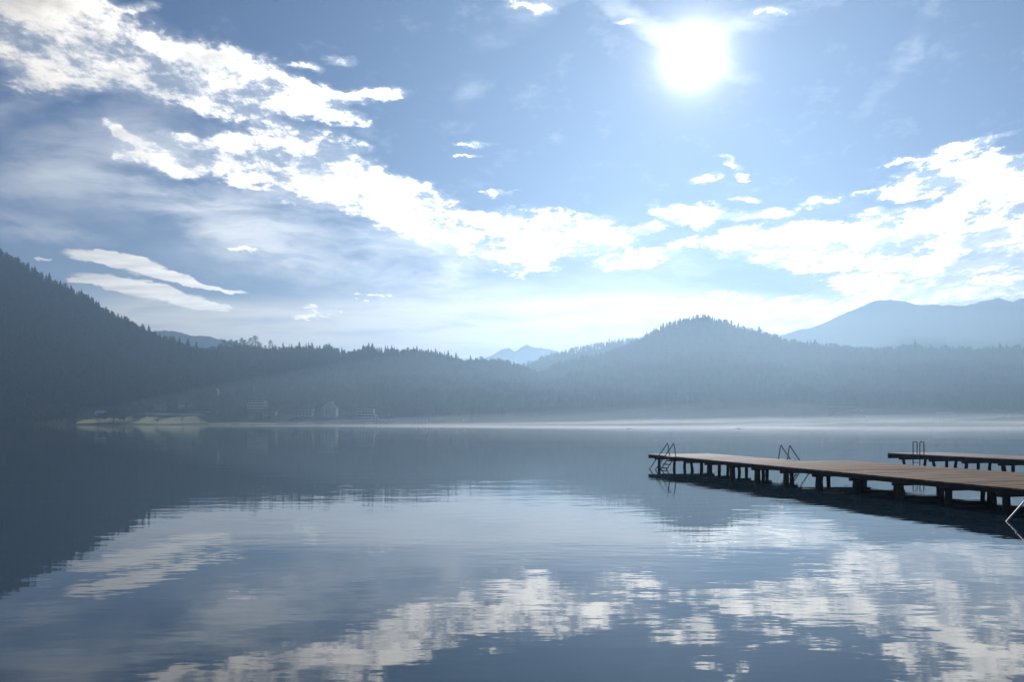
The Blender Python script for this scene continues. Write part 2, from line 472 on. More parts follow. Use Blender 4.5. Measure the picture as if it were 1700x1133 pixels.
class Hill:
    def __init__(s, prof, near, ridge, far, tree=14.0, p=1.1, z0=None, rough=10.0, seed=1):
        s.px = np.array([q[0] for q in prof], float); s.py = np.array([q[1] for q in prof], float)
        s.near, s.ridge, s.far, s.tree, s.p, s.rough, s.seed = near, ridge, far, tree, p, rough, seed
        s.z0 = z0
    def zr(s, k_):
        y = np.interp(k_*F + 850, s.px, s.py)
        return CH + (HY - y)/F*s.ridge - s.tree
    def z(s, k_, Y):
        k_ = np.asarray(k_, float); Y = np.asarray(Y, float)
        zr = s.zr(k_)
        z0 = (land_z(s.near) if s.z0 is None else s.z0) - 1.0
        t = np.clip((Y - s.near)/(s.ridge - s.near), 0, 1)
        up = z0 + (zr - z0)*t**s.p
        X = k_*Y
        up = up + (vnoise(X, Y, 90, s.seed) - 0.5)*s.rough*np.sin(np.pi*t)*1.6 + (vnoise(X, Y, 35, s.seed+3) - 0.5)*s.rough*0.5*np.sin(np.pi*t)
        back = np.clip((Y - s.ridge)/(s.far - s.ridge), 0, 1)
        dn_ = zr*(1 - back**1.3) - 2*back
        return np.where(Y <= s.ridge, up, dn_)
    def mesh(s, name, mat, nx=160, ny=36):
        ks = np.linspace(kx(s.px[0]), kx(s.px[-1]), nx)
        Ys = np.concatenate([np.linspace(s.near, s.ridge, ny), np.linspace(s.ridge, s.far, 8)[1:]])
        K, Y = np.meshgrid(ks, Ys)
        Z = s.z(K, Y)
        vs = np.stack([K*Y, Y, Z], -1).reshape(-1, 3)
        fs = [(j*nx+i, j*nx+i+1, (j+1)*nx+i+1, (j+1)*nx+i) for j in range(len(Ys)-1) for i in range(nx-1)]
        me = bpy.data.meshes.new(name); me.from_pydata(vs.tolist(), [], fs)
        me.materials.append(mat)
        me.polygons.foreach_set('use_smooth', [True]*len(fs)); me.update()
        o = bpy.data.objects.new(name, me); col.objects.link(o); o['kind'] = 'structure'
        return o
    def points(s, spacing, behind=70, kmin=None, kmax=None, bare=0.05, size=(0.62, 1.02), pine=0.38, minz=1.0):
        k0 = kx(s.px[0]) if kmin is None else kmin; k1 = kx(s.px[-1]) if kmax is None else kmax
        Ys = np.arange(s.near + 4, s.ridge + behind, spacing)
        P = []
        for Y in Ys:
            n = int((k1-k0)*Y/spacing)
            kk = k0 + (np.arange(n) + np.random.rand(n))*(k1-k0)/n
            yj = Y + (np.random.rand(n) - 0.5)*spacing
            P.append(np.stack([kk, yj], -1))
        P = np.concatenate(P)
        Z = s.z(P[:, 0], P[:, 1])
        X = P[:, 0]*P[:, 1]
        ok = Z > minz
        pts = np.stack([X, P[:, 1], Z], -1)[ok]
        n = len(pts)
        u = np.random.rand(n)
        patch = vnoise(pts[:, 0], pts[:, 1], 60, s.seed+9)
        wch = np.random.randint(0, 6, n)
        wch = np.where(u < pine, 6 + np.random.randint(0, 2, n), wch)
        low = np.clip(1.6 - (pts[:, 1]-s.near)/(s.ridge-s.near)*2.0, 0.3, 1.6)
        wch = np.where(np.random.rand(n) < bare*low*np.where(patch > 0.6, 4, 0.6), 8 + np.random.randint(0, 2, n), wch)
        q = size[0] + (size[1]-size[0])*np.random.rand(n)**1.1
        q = q*(0.85 + 0.3*patch)*(0.72 + 0.56*vnoise(pts[:, 0], pts[:, 1], 17, s.seed+20))
        wd = q*(1.1 + 0.5*np.random.rand(n))
        return pts, wch, np.stack([wd, wd, q], -1)

hill_L = Hill([(-190, 402), (-120, 402), (-50, 404), (0, 412), (50, 440), (100, 470), (150, 495), (200, 525), (250, 552), (300, 571), (380, 592), (450, 622), (560, 670)],
              1000, 1230, 1650, seed=1, rough=9)
hill_M = Hill([(60, 600), (200, 592), (300, 582), (360, 580), (400, 576), (440, 578), (490, 576), (540, 578), (560, 583), (580, 584), (610, 577), (640, 579), (700, 580),
               (740, 588), (780, 597), (830, 600), (860, 606), (890, 620), (930, 648), (990, 684), (1020, 692)],
              1005, 1330, 1750, seed=4, rough=7)
hill_R = Hill([(800, 697), (840, 680), (868, 645), (895, 618), (920, 607), (960, 595), (1000, 588), (1050, 568), (1075, 557), (1100, 545), (1130, 532), (1160, 525), (1190, 529),
               (1220, 539), (1260, 552), (1300, 561), (1340, 568), (1370, 574), (1450, 576), (1520, 576), (1600, 577), (1700, 578), (1850, 574), (2050, 578)],
              985, 1380, 1650, seed=7, rough=9)
hill_N = Hill([(780, 640), (840, 616), (880, 601), (920, 587), (960, 577), (1000, 569), (1050, 562), (1100, 556), (1200, 556), (1300, 570)],
              1600, 1900, 2300, z0=30, seed=12, rough=9)
hill_L.mesh('left_hillside', M_FLOOR)
hill_M.mesh('middle_hillside', M_FLOOR)
hill_R.mesh('right_hillside', M_FLOOR)
hill_N.mesh('distant_ridge', M_FLOOR)
M_MT = simple_mat('mountain_woods', (0.03, 0.042, 0.03), (0.10, 0.095, 0.08), 0.004, 0.95, spec=0.1)
def mountain(name, prof, near, ridge, far, seed, rough):
    h = Hill(prof, near, ridge, far, tree=0, z0=5, seed=seed, rough=rough, p=1.0)
    # crag the ridge a little
    xs = np.linspace(h.px[0], h.px[-1], 400)
    ys = np.interp(xs, h.px, h.py) + (vnoise(xs, xs*0, 9, seed)-0.5)*2.2 + (vnoise(xs, xs*0, 3, seed+1)-0.5)*1.0
    h.px, h.py = xs, ys
    return h.mesh(name, M_MT, 400, 40)
mountain('far_mountain', [(1180, 600), (1250, 578), (1290, 561), (1325, 549), (1350, 545), (1400, 522), (1440, 504), (1460, 499), (1475, 497), (1500, 500), (1520, 506), (1600, 508),
          (1625, 502), (1640, 498), (1655, 495), (1668, 499), (1680, 501), (1700, 496), (1780, 492), (1900, 500), (2150, 530)], 1862, 2050, 2600, 21, 10)
mountain('far_peaks', [(740, 640), (790, 600), (815, 592), (826, 585), (835, 580), (846, 579), (853, 584), (858, 583), (864, 577), (874, 573), (886, 577), (900, 579), (915, 581), (950, 588), (1010, 620)],
         3900, 4600, 5000, 25, 40)
mountain('far_hill', [(120, 590), (200, 566), (255, 551), (275, 548), (300, 553), (320, 558), (345, 559), (380, 567), (450, 580), (520, 602), (600, 640)], 1900, 2300, 2700, 29, 25)

FL = 'dense dark spruce forest covering the steep left hillside'
def trees_for(h, name, label, **kw):
    p, a, s_ = h.points(**kw)
    return forest(name, p, a, s_, label)
trees_for(hill_L, 'forest', FL, spacing=5.2)
trees_for(hill_M, 'forest', 'dense conifer forest on the low central hill behind the lakeside houses', spacing=5.2, bare=0.06)
trees_for(hill_R, 'forest', 'hazy blue conifer forest on the pointed hill under the sun', spacing=5.6)
trees_for(hill_N, 'forest', 'pale hazy forest on the farther ridge beside the pointed hill', spacing=8.5, size=(0.75, 1.15), bare=0)

# ridge trees that stand out one by one on the skyline
def tree_thing(name, tc_, mats):
    r_ = empty(name)
    tr, cr = tc_
    tr.build('trunk', mats[0], r_); cr.build('crown', mats[1], r_)
    return r_
proto_spruce = [tree_thing('spruce_tree', conifer_mesh('s', 20, 3.9 + 0.4*i, 17, 9, 500+i), [M_BARK, M_SPRUCE]) for i in range(3)]
proto_pine = [tree_thing('pine_tree', pine_mesh(20 + i, 520+i), [M_BARK, M_PINE]) for i in range(3)]
used = set()
def place(protos, loc, sc, label, cat, group, i):
    pr = protos[i % len(protos)]
    if pr.name not in used:
        o = pr; used.add(pr.name)
    else:
        o = copy_tree(pr)
    o.location = loc; o.scale = (sc*random.uniform(1.0, 1.4), sc*random.uniform(1.0, 1.4), sc)
    o.rotation_euler = (0, 0, random.uniform(0, 6.28))
    tag(o, label, cat, group)
    return o
def skyline(h, items, protos, label, group, cat):
    for i, (px, py) in enumerate(items):
        Y = h.ridge - random.uniform(0, 14)
        k_ = kx(px)
        zb = float(h.z(k_, Y)) - 0.5
        zt = CH + kv(py + random.uniform(0.0, 4.0))*Y
        sc = max(0.35, (zt - zb)/20.0)
        place(protos, (k_*Y, Y, zb), sc, label, cat, group, i)
skyline(hill_M, [(385, 562), (392, 566), (401, 563), (408, 561), (416, 563), (424, 561), (432, 566), (440, 571), (449, 567), (456, 570), (463, 576), (372, 567), (364, 570)], proto_pine,
        'tall pine with open crown and sky between branches on the central skyline', 'pines on the central skyline', 'tree')
skyline(hill_M, [(470, 568), (484, 569), (497, 567), (505, 571), (518, 564), (531, 572), (546, 569), (612, 567), (618, 569), (603, 571), (572, 576), (588, 575), (640, 571), (692, 573), (711, 575),
                 (723, 577), (744, 580), (757, 583), (781, 586), (795, 593), (808, 594), (823, 592), (836, 597), (845, 596)], proto_spruce,
        'dark spruce poking above the central wooded skyline', 'spruces on the central skyline', 'tree')
skyline(hill_R, [(1076, 549), (1088, 547), (1101, 536), (1112, 532), (1120, 531), (1129, 525), (1137, 526), (1144, 523), (1151, 521), (1158, 522), (1166, 521), (1174, 523), (1183, 528), (1193, 526), (1203, 533),
                 (1213, 536), (1226, 534), (1236, 541), (1248, 543), (1260, 540), (1271, 548), (1284, 552), (1296, 553), (1353, 559), (1519, 562), (1525, 569), (1545, 567), (1565, 570), (1577, 571), (1660, 569), (1683, 570)],
        proto_spruce, 'hazy blue spruce on the crest of the pointed hill', 'spruces on the pointed hill crest', 'tree')
skyline(hill_R, [(905, 617), (917, 607), (938, 606), (946, 596), (957, 601), (971, 592), (982, 586), (990, 585), (998, 584), (1008, 583), (1020, 574), (1034, 571), (1048, 563), (1060, 558)],
        proto_spruce, 'hazy spruce on the left flank of the pointed hill', 'spruces on the hill flank', 'tree')
skyline(hill_L, [(12, 414), (30, 424), (58, 440), (82, 452), (100, 465), (118, 473), (135, 482), (152, 489), (176, 505), (196, 517), (212, 523), (236, 537), (246, 545), (258, 546), (275, 556), (286, 558), (298, 557), (312, 562), (326, 563)],
        proto_spruce, 'dark spruce on the skyline of the steep left hillside', 'spruces on the left skyline', 'tree')

# ---------------------------------------------------------------- lakeside land
M_MEADOW, t_, b_ = new_mat('meadow')
g_ = t_.node('ShaderNodeNewGeometry')
f1 = t_.smooth(t_.noise(t_.vm('MULTIPLY', g_.outputs['Position'], (0.25, 1.0, 1.0)), 0.09, 5, 0.6), 0.35, 0.65)
f2 = t_.smooth(t_.noise(g_.outputs['Position'], 0.8, 4, 0.6), 0.3, 0.7)
cc = t_.mix(f1, (0.27, 0.28, 0.10, 1), (0.40, 0.36, 0.17, 1))
cc = t_.mix(t_.m('MULTIPLY', f2, 0.4), cc, (0.20, 0.21, 0.08, 1))
t_.put(b_.inputs['Base Color'], cc)
b_.inputs['Roughness'].default_value = 0.9; b_.inputs['Specular IOR Level'].default_value = 0.1
b_.inputs['Sheen Weight'].default_value = 0.3; b_.inputs['Sheen Roughness'].default_value = 0.5; b_.inputs['Sheen Tint'].default_value = (0.95, 0.95, 0.55, 1)
def sheet(name, X0, X1, Y0, Y1, zf, mat, nx, ny, kind='structure'):
    xs = np.linspace(X0, X1, nx); ys = np.linspace(Y0, Y1, ny)
    X, Y = np.meshgrid(xs, ys)
    Z = zf(X, Y)
    fs = [(j*nx+i, j*nx+i+1, (j+1)*nx+i+1, (j+1)*nx+i) for j in range(ny-1) for i in range(nx-1)]
    me = bpy.data.meshes.new(name); me.from_pydata(np.stack([X, Y, Z], -1).reshape(-1, 3).tolist(), [], fs)
    me.materials.append(mat); me.polygons.foreach_set('use_smooth', [True]*len(fs)); me.update()
    o = bpy.data.objects.new(name, me); col.objects.link(o)
    if kind: o['kind'] = kind
    return o
def shore_line(X): return SHORE + (vnoise(X, X*0, 45, 5) - 0.5)*10
def landz(X, Y):
    d = Y - shore_line(X)
    return np.where(d < 3, d*0.35 - 0.6, LS*(Y - SHORE) + (vnoise(X, Y, 30, 6)-0.5)*1.2*np.clip(d/20, 0, 1))
sheet('ground', -1200, 1400, 896, 1060, landz, M_FLOOR, 300, 60)
# meadow lies on the land, two steps with a low dark bank between
def meadowz(lift):
    return lambda X, Y: landz(X, Y) + lift
def patch_sheet(name, poly_fn, mat, zf, X0, X1, nx, ny):
    xs = np.linspace(X0, X1, nx)
    vs = []; fs = []
    for j in range(ny):
        q = j/(ny-1)
        for x in xs:
            a, b2 = poly_fn(x)
            Y = a + (b2-a)*q
            vs.append((x, Y, float(zf(np.array([x]), np.array([Y]))[0])))
    fs = [(j*nx+i, j*nx+i+1, (j+1)*nx+i+1, (j+1)*nx+i) for j in range(ny-1) for i in range(nx-1)]
    me = bpy.data.meshes.new(name); me.from_pydata(vs, [], fs); me.materials.append(mat)
    me.polygons.foreach_set('use_smooth', [True]*len(fs)); me.update()
    o = bpy.data.objects.new(name, me); col.objects.link(o); o['kind'] = 'structure'
    return o
XM0, XM1 = kx(128)*915, kx(352)*915
def mead(x):
    q = (x - XM0)/(XM1 - XM0)
    e = min(1, 0.35 + q*4, (1-q)*5)
    return 908 + 3*math.sin(x*0.05), 908 + 3*math.sin(x*0.05) + max(1.0, 38*e + 3*math.sin(x*0.11))
patch_sheet('meadow', mead, M_MEADOW, meadowz(0.35), XM0, XM1, 80, 14)
def mead2(x):
    q = (x - kx(215)*960)/((kx(345) - kx(215))*960)
    e = min(1, q*5, (1-q)*6)
    return 953 + 2*math.sin(x*0.07), 953 + max(0.5, 12*e + 2*math.sin(x*0.13))
patch_sheet('meadow', mead2, M_MEADOW, meadowz(0.45), kx(215)*960, kx(345)*960, 60, 8)
def mead3(x):
    q = (x - kx(350)*912)/((kx(640) - kx(350))*912)
    return 906, 906 + 4 + 5*abs(math.sin(q*9))*(1-q)
patch_sheet('lakeside_lawn', mead3, M_MEADOW, meadowz(0.3), kx(350)*912, kx(640)*912, 80, 4)

def land_point(px, py):
    Y = land_Y(py); X = kx(px)*Y
    return X, Y, float(landz(np.array([X]), np.array([Y]))[0])

# broad trees on the meadow, bare trees on the left shore, shrubs
broad_p = [tree_thing('broadleaf_tree', broad_mesh(11, 7.5 + i, 700+i), [M_BARK, M_BROAD]) for i in range(2)]
for i, (px, py, s_, lab) in enumerate([(188, 701, 1.0, 'broad dark tree on the meadow, left one of the pair'), (206, 701, 1.05, 'broad dark tree on the meadow, right one of the pair')]):
    o = broad_p[i]; o.location = land_point(px, py); o.scale = (s_*1.9, s_*1.6, s_*1.2)
    tag(o, lab, 'tree', 'broad trees on the lakeside meadow')
bare_p = [tree_thing('bare_tree', broad_mesh(15, 6.2, 720+i, True), [M_BARK, M_TWIG]) for i in range(3)]
random.seed(5)
spots = []
for i in range(46):
    px = random.uniform(-60, 128); top = 640 + max(0, px)*0.36 + random.uniform(-6, 10)
    py = random.uniform(top + 24, 704)
    spots.append((px, min(py, 704)))
for i, (px, py) in enumerate(spots):
    X, Y, z = land_point(px, py)
    place(bare_p, (X, Y, z), random.uniform(0.85, 1.35), 'leafless brownish tree in the grove left of the meadow', 'tree', 'bare trees on the left shore', i)
random.seed(9)
shore_con = [tree_thing('spruce_tree', conifer_mesh('s', 18, 3.2, 18, 8, 740+i), [M_BARK, M_SPRUCE]) for i in range(2)]
for i in range(58):
    px = random.choice([random.uniform(300, 820), random.uniform(380, 410), random.uniform(640, 860)]); py = random.uniform(668, 700)
    X, Y, z = land_point(px, py)
    place(shore_con, (X, Y, z), random.uniform(0.45, 1.0), 'dark spruce growing among the lakeside houses', 'tree', 'spruces among the houses', i)
for i in range(80):
    px = random.uniform(-60, 2000) if i > 30 else random.uniform(220, 900); py = random.uniform(680, 703)
    if 128 < px < 352 and py > 684 and i % 3: continue
    X, Y, z = land_point(px, py)
    place(bare_p, (X, Y, z), random.uniform(0.35, 0.8), 'small leafless tree along the far lake shore', 'tree', 'small bare trees on the far shore', i)
for i, px in enumerate((303, 335, 375, 163, 262)):
    X, Y, z = land_point(px, 702)
    place(bare_p, (X, Y, z), 0.42, 'thin young tree at the water edge of the meadow', 'tree', 'young trees on the meadow edge', i)

# ---------------------------------------------------------------- houses
M_WALL = simple_mat('house_plaster', (0.50, 0.49, 0.46), (0.62, 0.60, 0.57), 0.6, 0.85)
M_WALL2 = simple_mat('house_plaster_warm', (0.42, 0.38, 0.33), (0.52, 0.47, 0.40), 0.6, 0.85)
M_ROOF = simple_mat('roof_tiles', (0.12, 0.09, 0.08), (0.20, 0.16, 0.14), 1.2, 0.9, spec=0.05)
M_ROOFL = simple_mat('roof_metal_pale', (0.45, 0.45, 0.46), (0.60, 0.60, 0.60), 1.0, 0.4)
M_PANE = simple_mat('window_glass_dark', (0.02, 0.025, 0.03), (0.04, 0.045, 0.05), 1.0, 0.08)
M_TIMBER = simple_mat('balcony_timber', (0.12, 0.075, 0.045), (0.2, 0.13, 0.08), 2.0, 0.7)
M_WHITE = simple_mat('white_gelcoat', (0.72, 0.73, 0.74), (0.82, 0.82, 0.82), 1.5, 0.3)
M_HULL = simple_mat('thin_white_hull', (0.74, 0.75, 0.76), (0.82, 0.82, 0.82), 1.5, 0.4)
M_COVER = simple_mat('boat_cover', (0.70, 0.71, 0.72), (0.80, 0.80, 0.80), 2.0, 0.30, spec=1.0)
for _m in (M_COVER, M_HULL):        # thin cloth and thin shell let the low sun shine through
    _t = NT(_m.node_tree); _tr = _t.node('ShaderNodeBsdfTranslucent'); _tr.inputs[0].default_value = (0.9, 0.9, 0.9, 1)
    _mx = _t.node('ShaderNodeMixShader'); _mx.inputs[0].default_value = 0.35
    _t.l.new(_t.n['Principled BSDF'].outputs[0], _mx.inputs[1]); _t.l.new(_tr.outputs[0], _mx.inputs[2]); _t.l.new(_mx.outputs[0], _t.n['Material Output'].inputs[0])

def windows(parent, w_, floors, fh, y, cols, z0=0.9):
    for f in range(floors):
        for c_ in range(cols):
            x = -w_/2 + w_*(c_ + 0.5)/cols
            m = MB(); m.box(x-0.65, x+0.65, y-0.10, y+0.05, z0 + f*fh, z0 + f*fh + 1.4)
            fr = m.build('window', M_WHITE, parent)
            g2 = MB(); g2.box(x-0.52, x+0.52, y-0.13, y-0.10, z0 + f*fh + 0.12, z0 + f*fh + 1.28)
            g2.build('pane', M_PANE, fr)
def gable_house(px, py, w_, d_, floors, label, cols=4, roof=None, wall=None, rz=0.0, balcony=True, rh=0.38, name='house', cat='house', ridge_x=True):
    X, Y, z = land_point(px, py)
    r_ = empty(name, (X, Y, z), rz)
    fh = 2.9; H = fh*floors
    m = MB(); m.box(-w_/2, w_/2, 0, d_, -3, H)
    rise = (d_ if ridge_x else w_)*rh
    if ridge_x:
        m.add([(-w_/2, 0, H), (-w_/2, d_, H), (-w_/2, d_/2, H+rise), (w_/2, 0, H), (w_/2, d_, H), (w_/2, d_/2, H+rise)], [(0,2,1), (3,4,5)])
    else:
        m.add([(-w_/2, 0, H), (w_/2, 0, H), (0, 0, H+rise), (-w_/2, d_, H), (w_/2, d_, H), (0, d_, H+rise)], [(0,1,2), (3,5,4)])
    m.build('wall', wall or M_WALL, r_)
    e = 0.8; t2 = 0.22
    ro = MB()
    if ridge_x:
        for sg in (0, 1):
            y0 = -e if sg == 0 else d_ + e; zz = H - e*rise/(d_/2)
            ro.add([(-w_/2-e, y0, zz+0.02), (w_/2+e, y0, zz+0.02), (w_/2+e, d_/2, H+rise+0.02), (-w_/2-e, d_/2, H+rise+0.02),
                    (-w_/2-e, y0, zz+t2), (w_/2+e, y0, zz+t2), (w_/2+e, d_/2, H+rise+t2), (-w_/2-e, d_/2, H+rise+t2)],
                   [(3,2,1,0), (4,5,6,7), (0,1,5,4), (1,2,6,5), (2,3,7,6), (3,0,4,7)])
    else:
        for sg in (-1, 1):
            x0 = sg*(w_/2 + e); zz = H - e*rise/(w_/2)
            ro.add([(x0, -e, zz+0.02), (x0, d_+e, zz+0.02), (0, d_+e, H+rise+0.02), (0, -e, H+rise+0.02),
                    (x0, -e, zz+t2), (x0, d_+e, zz+t2), (0, d_+e, H+rise+t2), (0, -e, H+rise+t2)],
                   [(3,2,1,0), (4,5,6,7), (0,1,5,4), (1,2,6,5), (2,3,7,6), (3,0,4,7)])
    rf = ro.build('roof', roof or M_ROOF, r_)
    ch = MB(); ch.box(w_*0.2, w_*0.2+0.8, d_*0.5-0.4, d_*0.5+0.4, H+rise*0.6, H+rise+1.3)
    ch.build('chimney', M_WALL2, rf)
    windows(r_, w_, floors, fh, 0, cols)
    if balcony:
        for f in range(1, floors):
            b = MB(); b.box(-w_/2+0.4, w_/2-0.4, -1.3, 0, f*fh-0.2, f*fh); b.box(-w_/2+0.4, w_/2-0.4, -1.3, -1.2, f*fh, f*fh+0.95)
            b.build('balcony', M_TIMBER, r_)
    d2 = MB(); d2.box(w_*0.5/cols*0 - 0.5 + w_/cols, w_/cols + 0.5, -0.08, 0.04, 0, 2.1)
    d2.build('door', M_TIMBER, r_)
    return tag(r_, label, cat, 'houses along the far shore')

def stepped_hotel(px, py, steps, d_, fh, label, wall, step_back=0.0, shift=0.0, cols=9, name='hotel'):
    """flat roofed terraces: each storey (x0, x1 in metres from the centre) has a slab edge, a recessed window band and a parapet"""
    X, Y, z = land_point(px, py)
    r_ = empty(name, (X, Y, z))
    for i, (x0, x1) in enumerate(steps):
        y0 = i*step_back
        m = MB(); m.box(x0, x1, y0, y0 + d_, i*fh + (0 if i else -4), (i+1)*fh - 0.3)
        m.build('storey', M_WALL2, r_)
        s2 = MB(); s2.box(x0-0.4, x1+0.4, y0-1.4, y0 + d_+0.3, (i+1)*fh - 0.3, (i+1)*fh)
        s2.build('slab', wall, r_)
        p = MB(); p.box(x0-0.3, x1+0.3, y0-1.35, y0-1.2, i*fh + 0.004, i*fh + 1.05)
        p.build('parapet', wall, r_)
        g2 = MB()
        n = max(2, int((x1-x0)/3.4))
        for c_ in range(n):
            xa = x0 + (x1-x0)*(c_+0.14)/n; xb = x0 + (x1-x0)*(c_+0.86)/n
            g2.box(xa, xb, y0-0.06, y0+0.05, i*fh + 0.3, i*fh + 2.3)
        g2.build('window_band', M_PANE, r_)
    return tag(r_, label, 'hotel', 'houses along the far shore')

mpp = 0.727            # metres per photo pixel at the far shore
stepped_hotel(425, 683, [(-9, 13), (-11, 12), (-11, 11), (-9, 10)], 14, 3.3, 'tall pale hotel with stacked balconies and smoking chimney on the far shore', M_WALL)
gable_house(365, 672, 27, 12, 2, 'long pale house up the slope under a smoke plume', cols=8)
gable_house(337, 663, 13, 9, 1, 'small low pale house highest on the slope', cols=4, balcony=False)
gable_house(447, 692, 15, 11, 2, 'low pale house right of the tall hotel', cols=4)
gable_house(504, 693, 20, 13, 3, 'wide gabled house with two white wings between tall hotel and square villa', cols=5)
gable_house(545, 694, 18, 13, 4, 'square pale villa with a steep gable facing the lake', cols=4, ridge_x=False, balcony=False, rh=0.4)
stepped_hotel(608, 698, [(-9, 14), (-9, 10), (-9, 8), (-9, 8)], 12, 3.3, 'white block hotel with side annex, rightmost of the central houses', M_WALL, cols=6)
gable_house(575, 697, 12, 9, 1, 'low house squeezed between square villa and white block', cols=4, balcony=False)
gable_house(640, 700, 14, 9, 1, 'low lakeside house right of the white block hotel', cols=4, balcony=False, wall=M_WALL2)
stepped_hotel(1410, 702, [(-18, 22), (-17, 19), (-17, 17), (-20, 11), (-22, 10)], 16, 4.6, 'stepped white terrace hotel in the mist below the right hill', M_WALL, step_back=2.5, name='terrace_hotel')
gable_house(1108, 702, 34, 11, 1, 'long low boathouse in the mist below the pointed hill', cols=9, balcony=False, roof=M_ROOFL)
gable_house(1572, 699, 20, 12, 2, 'pale roofed house in mist at the right far shore', cols=5, roof=M_ROOFL)
gable_house(1688, 700, 16, 10, 2, 'hazy house at the right end of the far shore', cols=4)
gable_house(165, 690, 11, 8, 1, 'small hut with pale roof behind the meadow', cols=3, balcony=False, roof=M_ROOFL)
gable_house(700, 700, 13, 9, 1, 'small house standing alone under the middle of the central hill', cols=3, balcony=False)
gable_house(265, 681, 12, 9, 1, 'half hidden house on the slope above the meadow', cols=3, balcony=False)
gable_house(305, 679, 13, 9, 2, 'half hidden two storey house above the right end of the meadow', cols=4, balcony=False)

# pale path edge above the meadow
M_PATH = simple_mat('gravel_path', (0.32, 0.29, 0.25), (0.42, 0.39, 0.34), 0.5, 0.95)
def pathf(x): return 966 + 2*math.sin(x*0.03), 969 + 2*math.sin(x*0.03)
patch_sheet('path', pathf, M_PATH, meadowz(0.6), kx(215)*967, kx(350)*967, 60, 3)

# ---------------------------------------------------------------- boats on the shore and on the lake
def make_boat():
    r_ = empty('rowing_boat')
    m = MB(); n = 11
    rings = []
    for i in range(n):
        q = i/(n-1); x = -2.4 + 4.8*q
        hw = 0.78*(1 - max(0, (q-0.45)/0.55)**2.2)*(0.82 + 0.18*min(1, q*4)); hw = max(hw, 0.02)
        kz = -0.12 + 0.35*max(0, (q-0.7)/0.3)**2; gz = 0.30 + 0.16*q*q
        rings.append([(x, -hw, gz), (x, -hw*0.85, gz*0.45), (x, -hw*0.4, kz+0.03), (x, 0, kz), (x, hw*0.4, kz+0.03), (x, hw*0.85, gz*0.45), (x, hw, gz),
                      (x, hw*0.9, gz), (x, hw*0.7, 0.12+kz), (x, 0, 0.08+kz), (x, -hw*0.7, 0.12+kz), (x, -hw*0.9, gz)])
    vs = [p for r2 in rings for p in r2]; c_ = len(rings[0])
    fs = [(i*c_+j, i*c_+(j+1) % c_, (i+1)*c_+(j+1) % c_, (i+1)*c_+j) for i in range(n-1) for j in range(c_)]
    fs.append(tuple(range(c_))); fs.append(tuple((n-1)*c_ + j for j in reversed(range(c_))))
    m.add(vs, fs); m.build('hull', M_HULL, r_, smooth=True)
    for x in (-1.5, -0.2, 1.0):
        s2 = MB(); s2.box(x-0.14, x+0.14, -0.6, 0.6, 0.20, 0.23); s2.build('seat', M_TIMBER, r_)
    cv = MB(); na, nl = 9, 9; rows = []
    for i in range(nl):
        q = i/(nl-1); x = -2.42 + 4.2*q
        hw = 0.84*(1 - max(0, (q-0.45)/0.55)**2.4*0.75)
        top = 0.42 + 0.30*math.sin(math.pi*min(1, q*0.85 + 0.12)); gz = 0.28 + 0.14*q*q
        rows.append([(x, -hw*math.cos(math.pi*j/(na-1)), gz + (top-gz)*math.sin(math.pi*j/(na-1))**0.8) for j in range(na)])
    cv.add([p for r2 in rows for p in r2], [(i*na+j, (i+1)*na+j, (i+1)*na+j+1, i*na+j+1) for i in range(nl-1) for j in range(na-1)] + [tuple(range(na)), tuple((nl-1)*na + j for j in reversed(range(na)))])
    cv.build('cover', M_COVER, r_, smooth=True)
    return r_
boat = make_boat()
first = [True]
def put_boat(loc, rz, label, group, s_=1.0):
    o = boat if first[0] else copy_tree(boat)
    first[0] = False
    o.location = loc; o.rotation_euler = (0, 0, rz); o.scale = (s_, s_, s_*0.6)
    tag(o, label, 'boat', group)
def water_pt(px, py):
    Y = F*CH/(py - HY); return kx(px)*Y, Y
X, Y = water_pt(1225, 712.5); put_boat((X, Y, 0.0), 0.1, 'small white boat on the lake behind the large jetty, between its two farther ladders', 'boats out on the lake', 0.6)
X, Y = water_pt(1045, 712.5); put_boat((X, Y, 0.0), 2.9, 'small white boat on the lake just left of the jetty tip', 'boats out on the lake', 0.5)
X, Y = water_pt(1580, 707.5); put_boat((X, Y, 0.0), 0.2, 'white boat far out above the second jetty', 'boats out on the lake', 1.9)
for px, py, s_, lab in [(487, 697.5, 1.6, 'white covered boat drawn up below the gabled house, left of a pair'), (499, 697, 1.5, 'white covered boat drawn up below the gabled house, right of a pair'),
                        (563, 699, 2.0, 'long white boat on the shore below the square villa'), (575, 699, 1.9, 'white boat on the shore right beside the square villa'),
                        (725, 700, 1.8, 'white boat on the bank right of the lone small house'), (760, 697, 1.2, 'small white boat on the bank, left of three'),
                        (772, 698, 1.3, 'small white boat on the bank, middle of three'), (785, 697, 1.3, 'small white boat on the bank, right of three'),
                        (432, 694.5, 2.0, 'white boat parked in front of the tall hotel'), (613, 704, 2.2, 'pale boat at the water in front of the white block hotel')]:
    X, Y, z = land_point(px, py)
    put_boat((X, Y, z + 0.3), random.uniform(-0.3, 0.3), lab, 'boats along the far shore', s_)

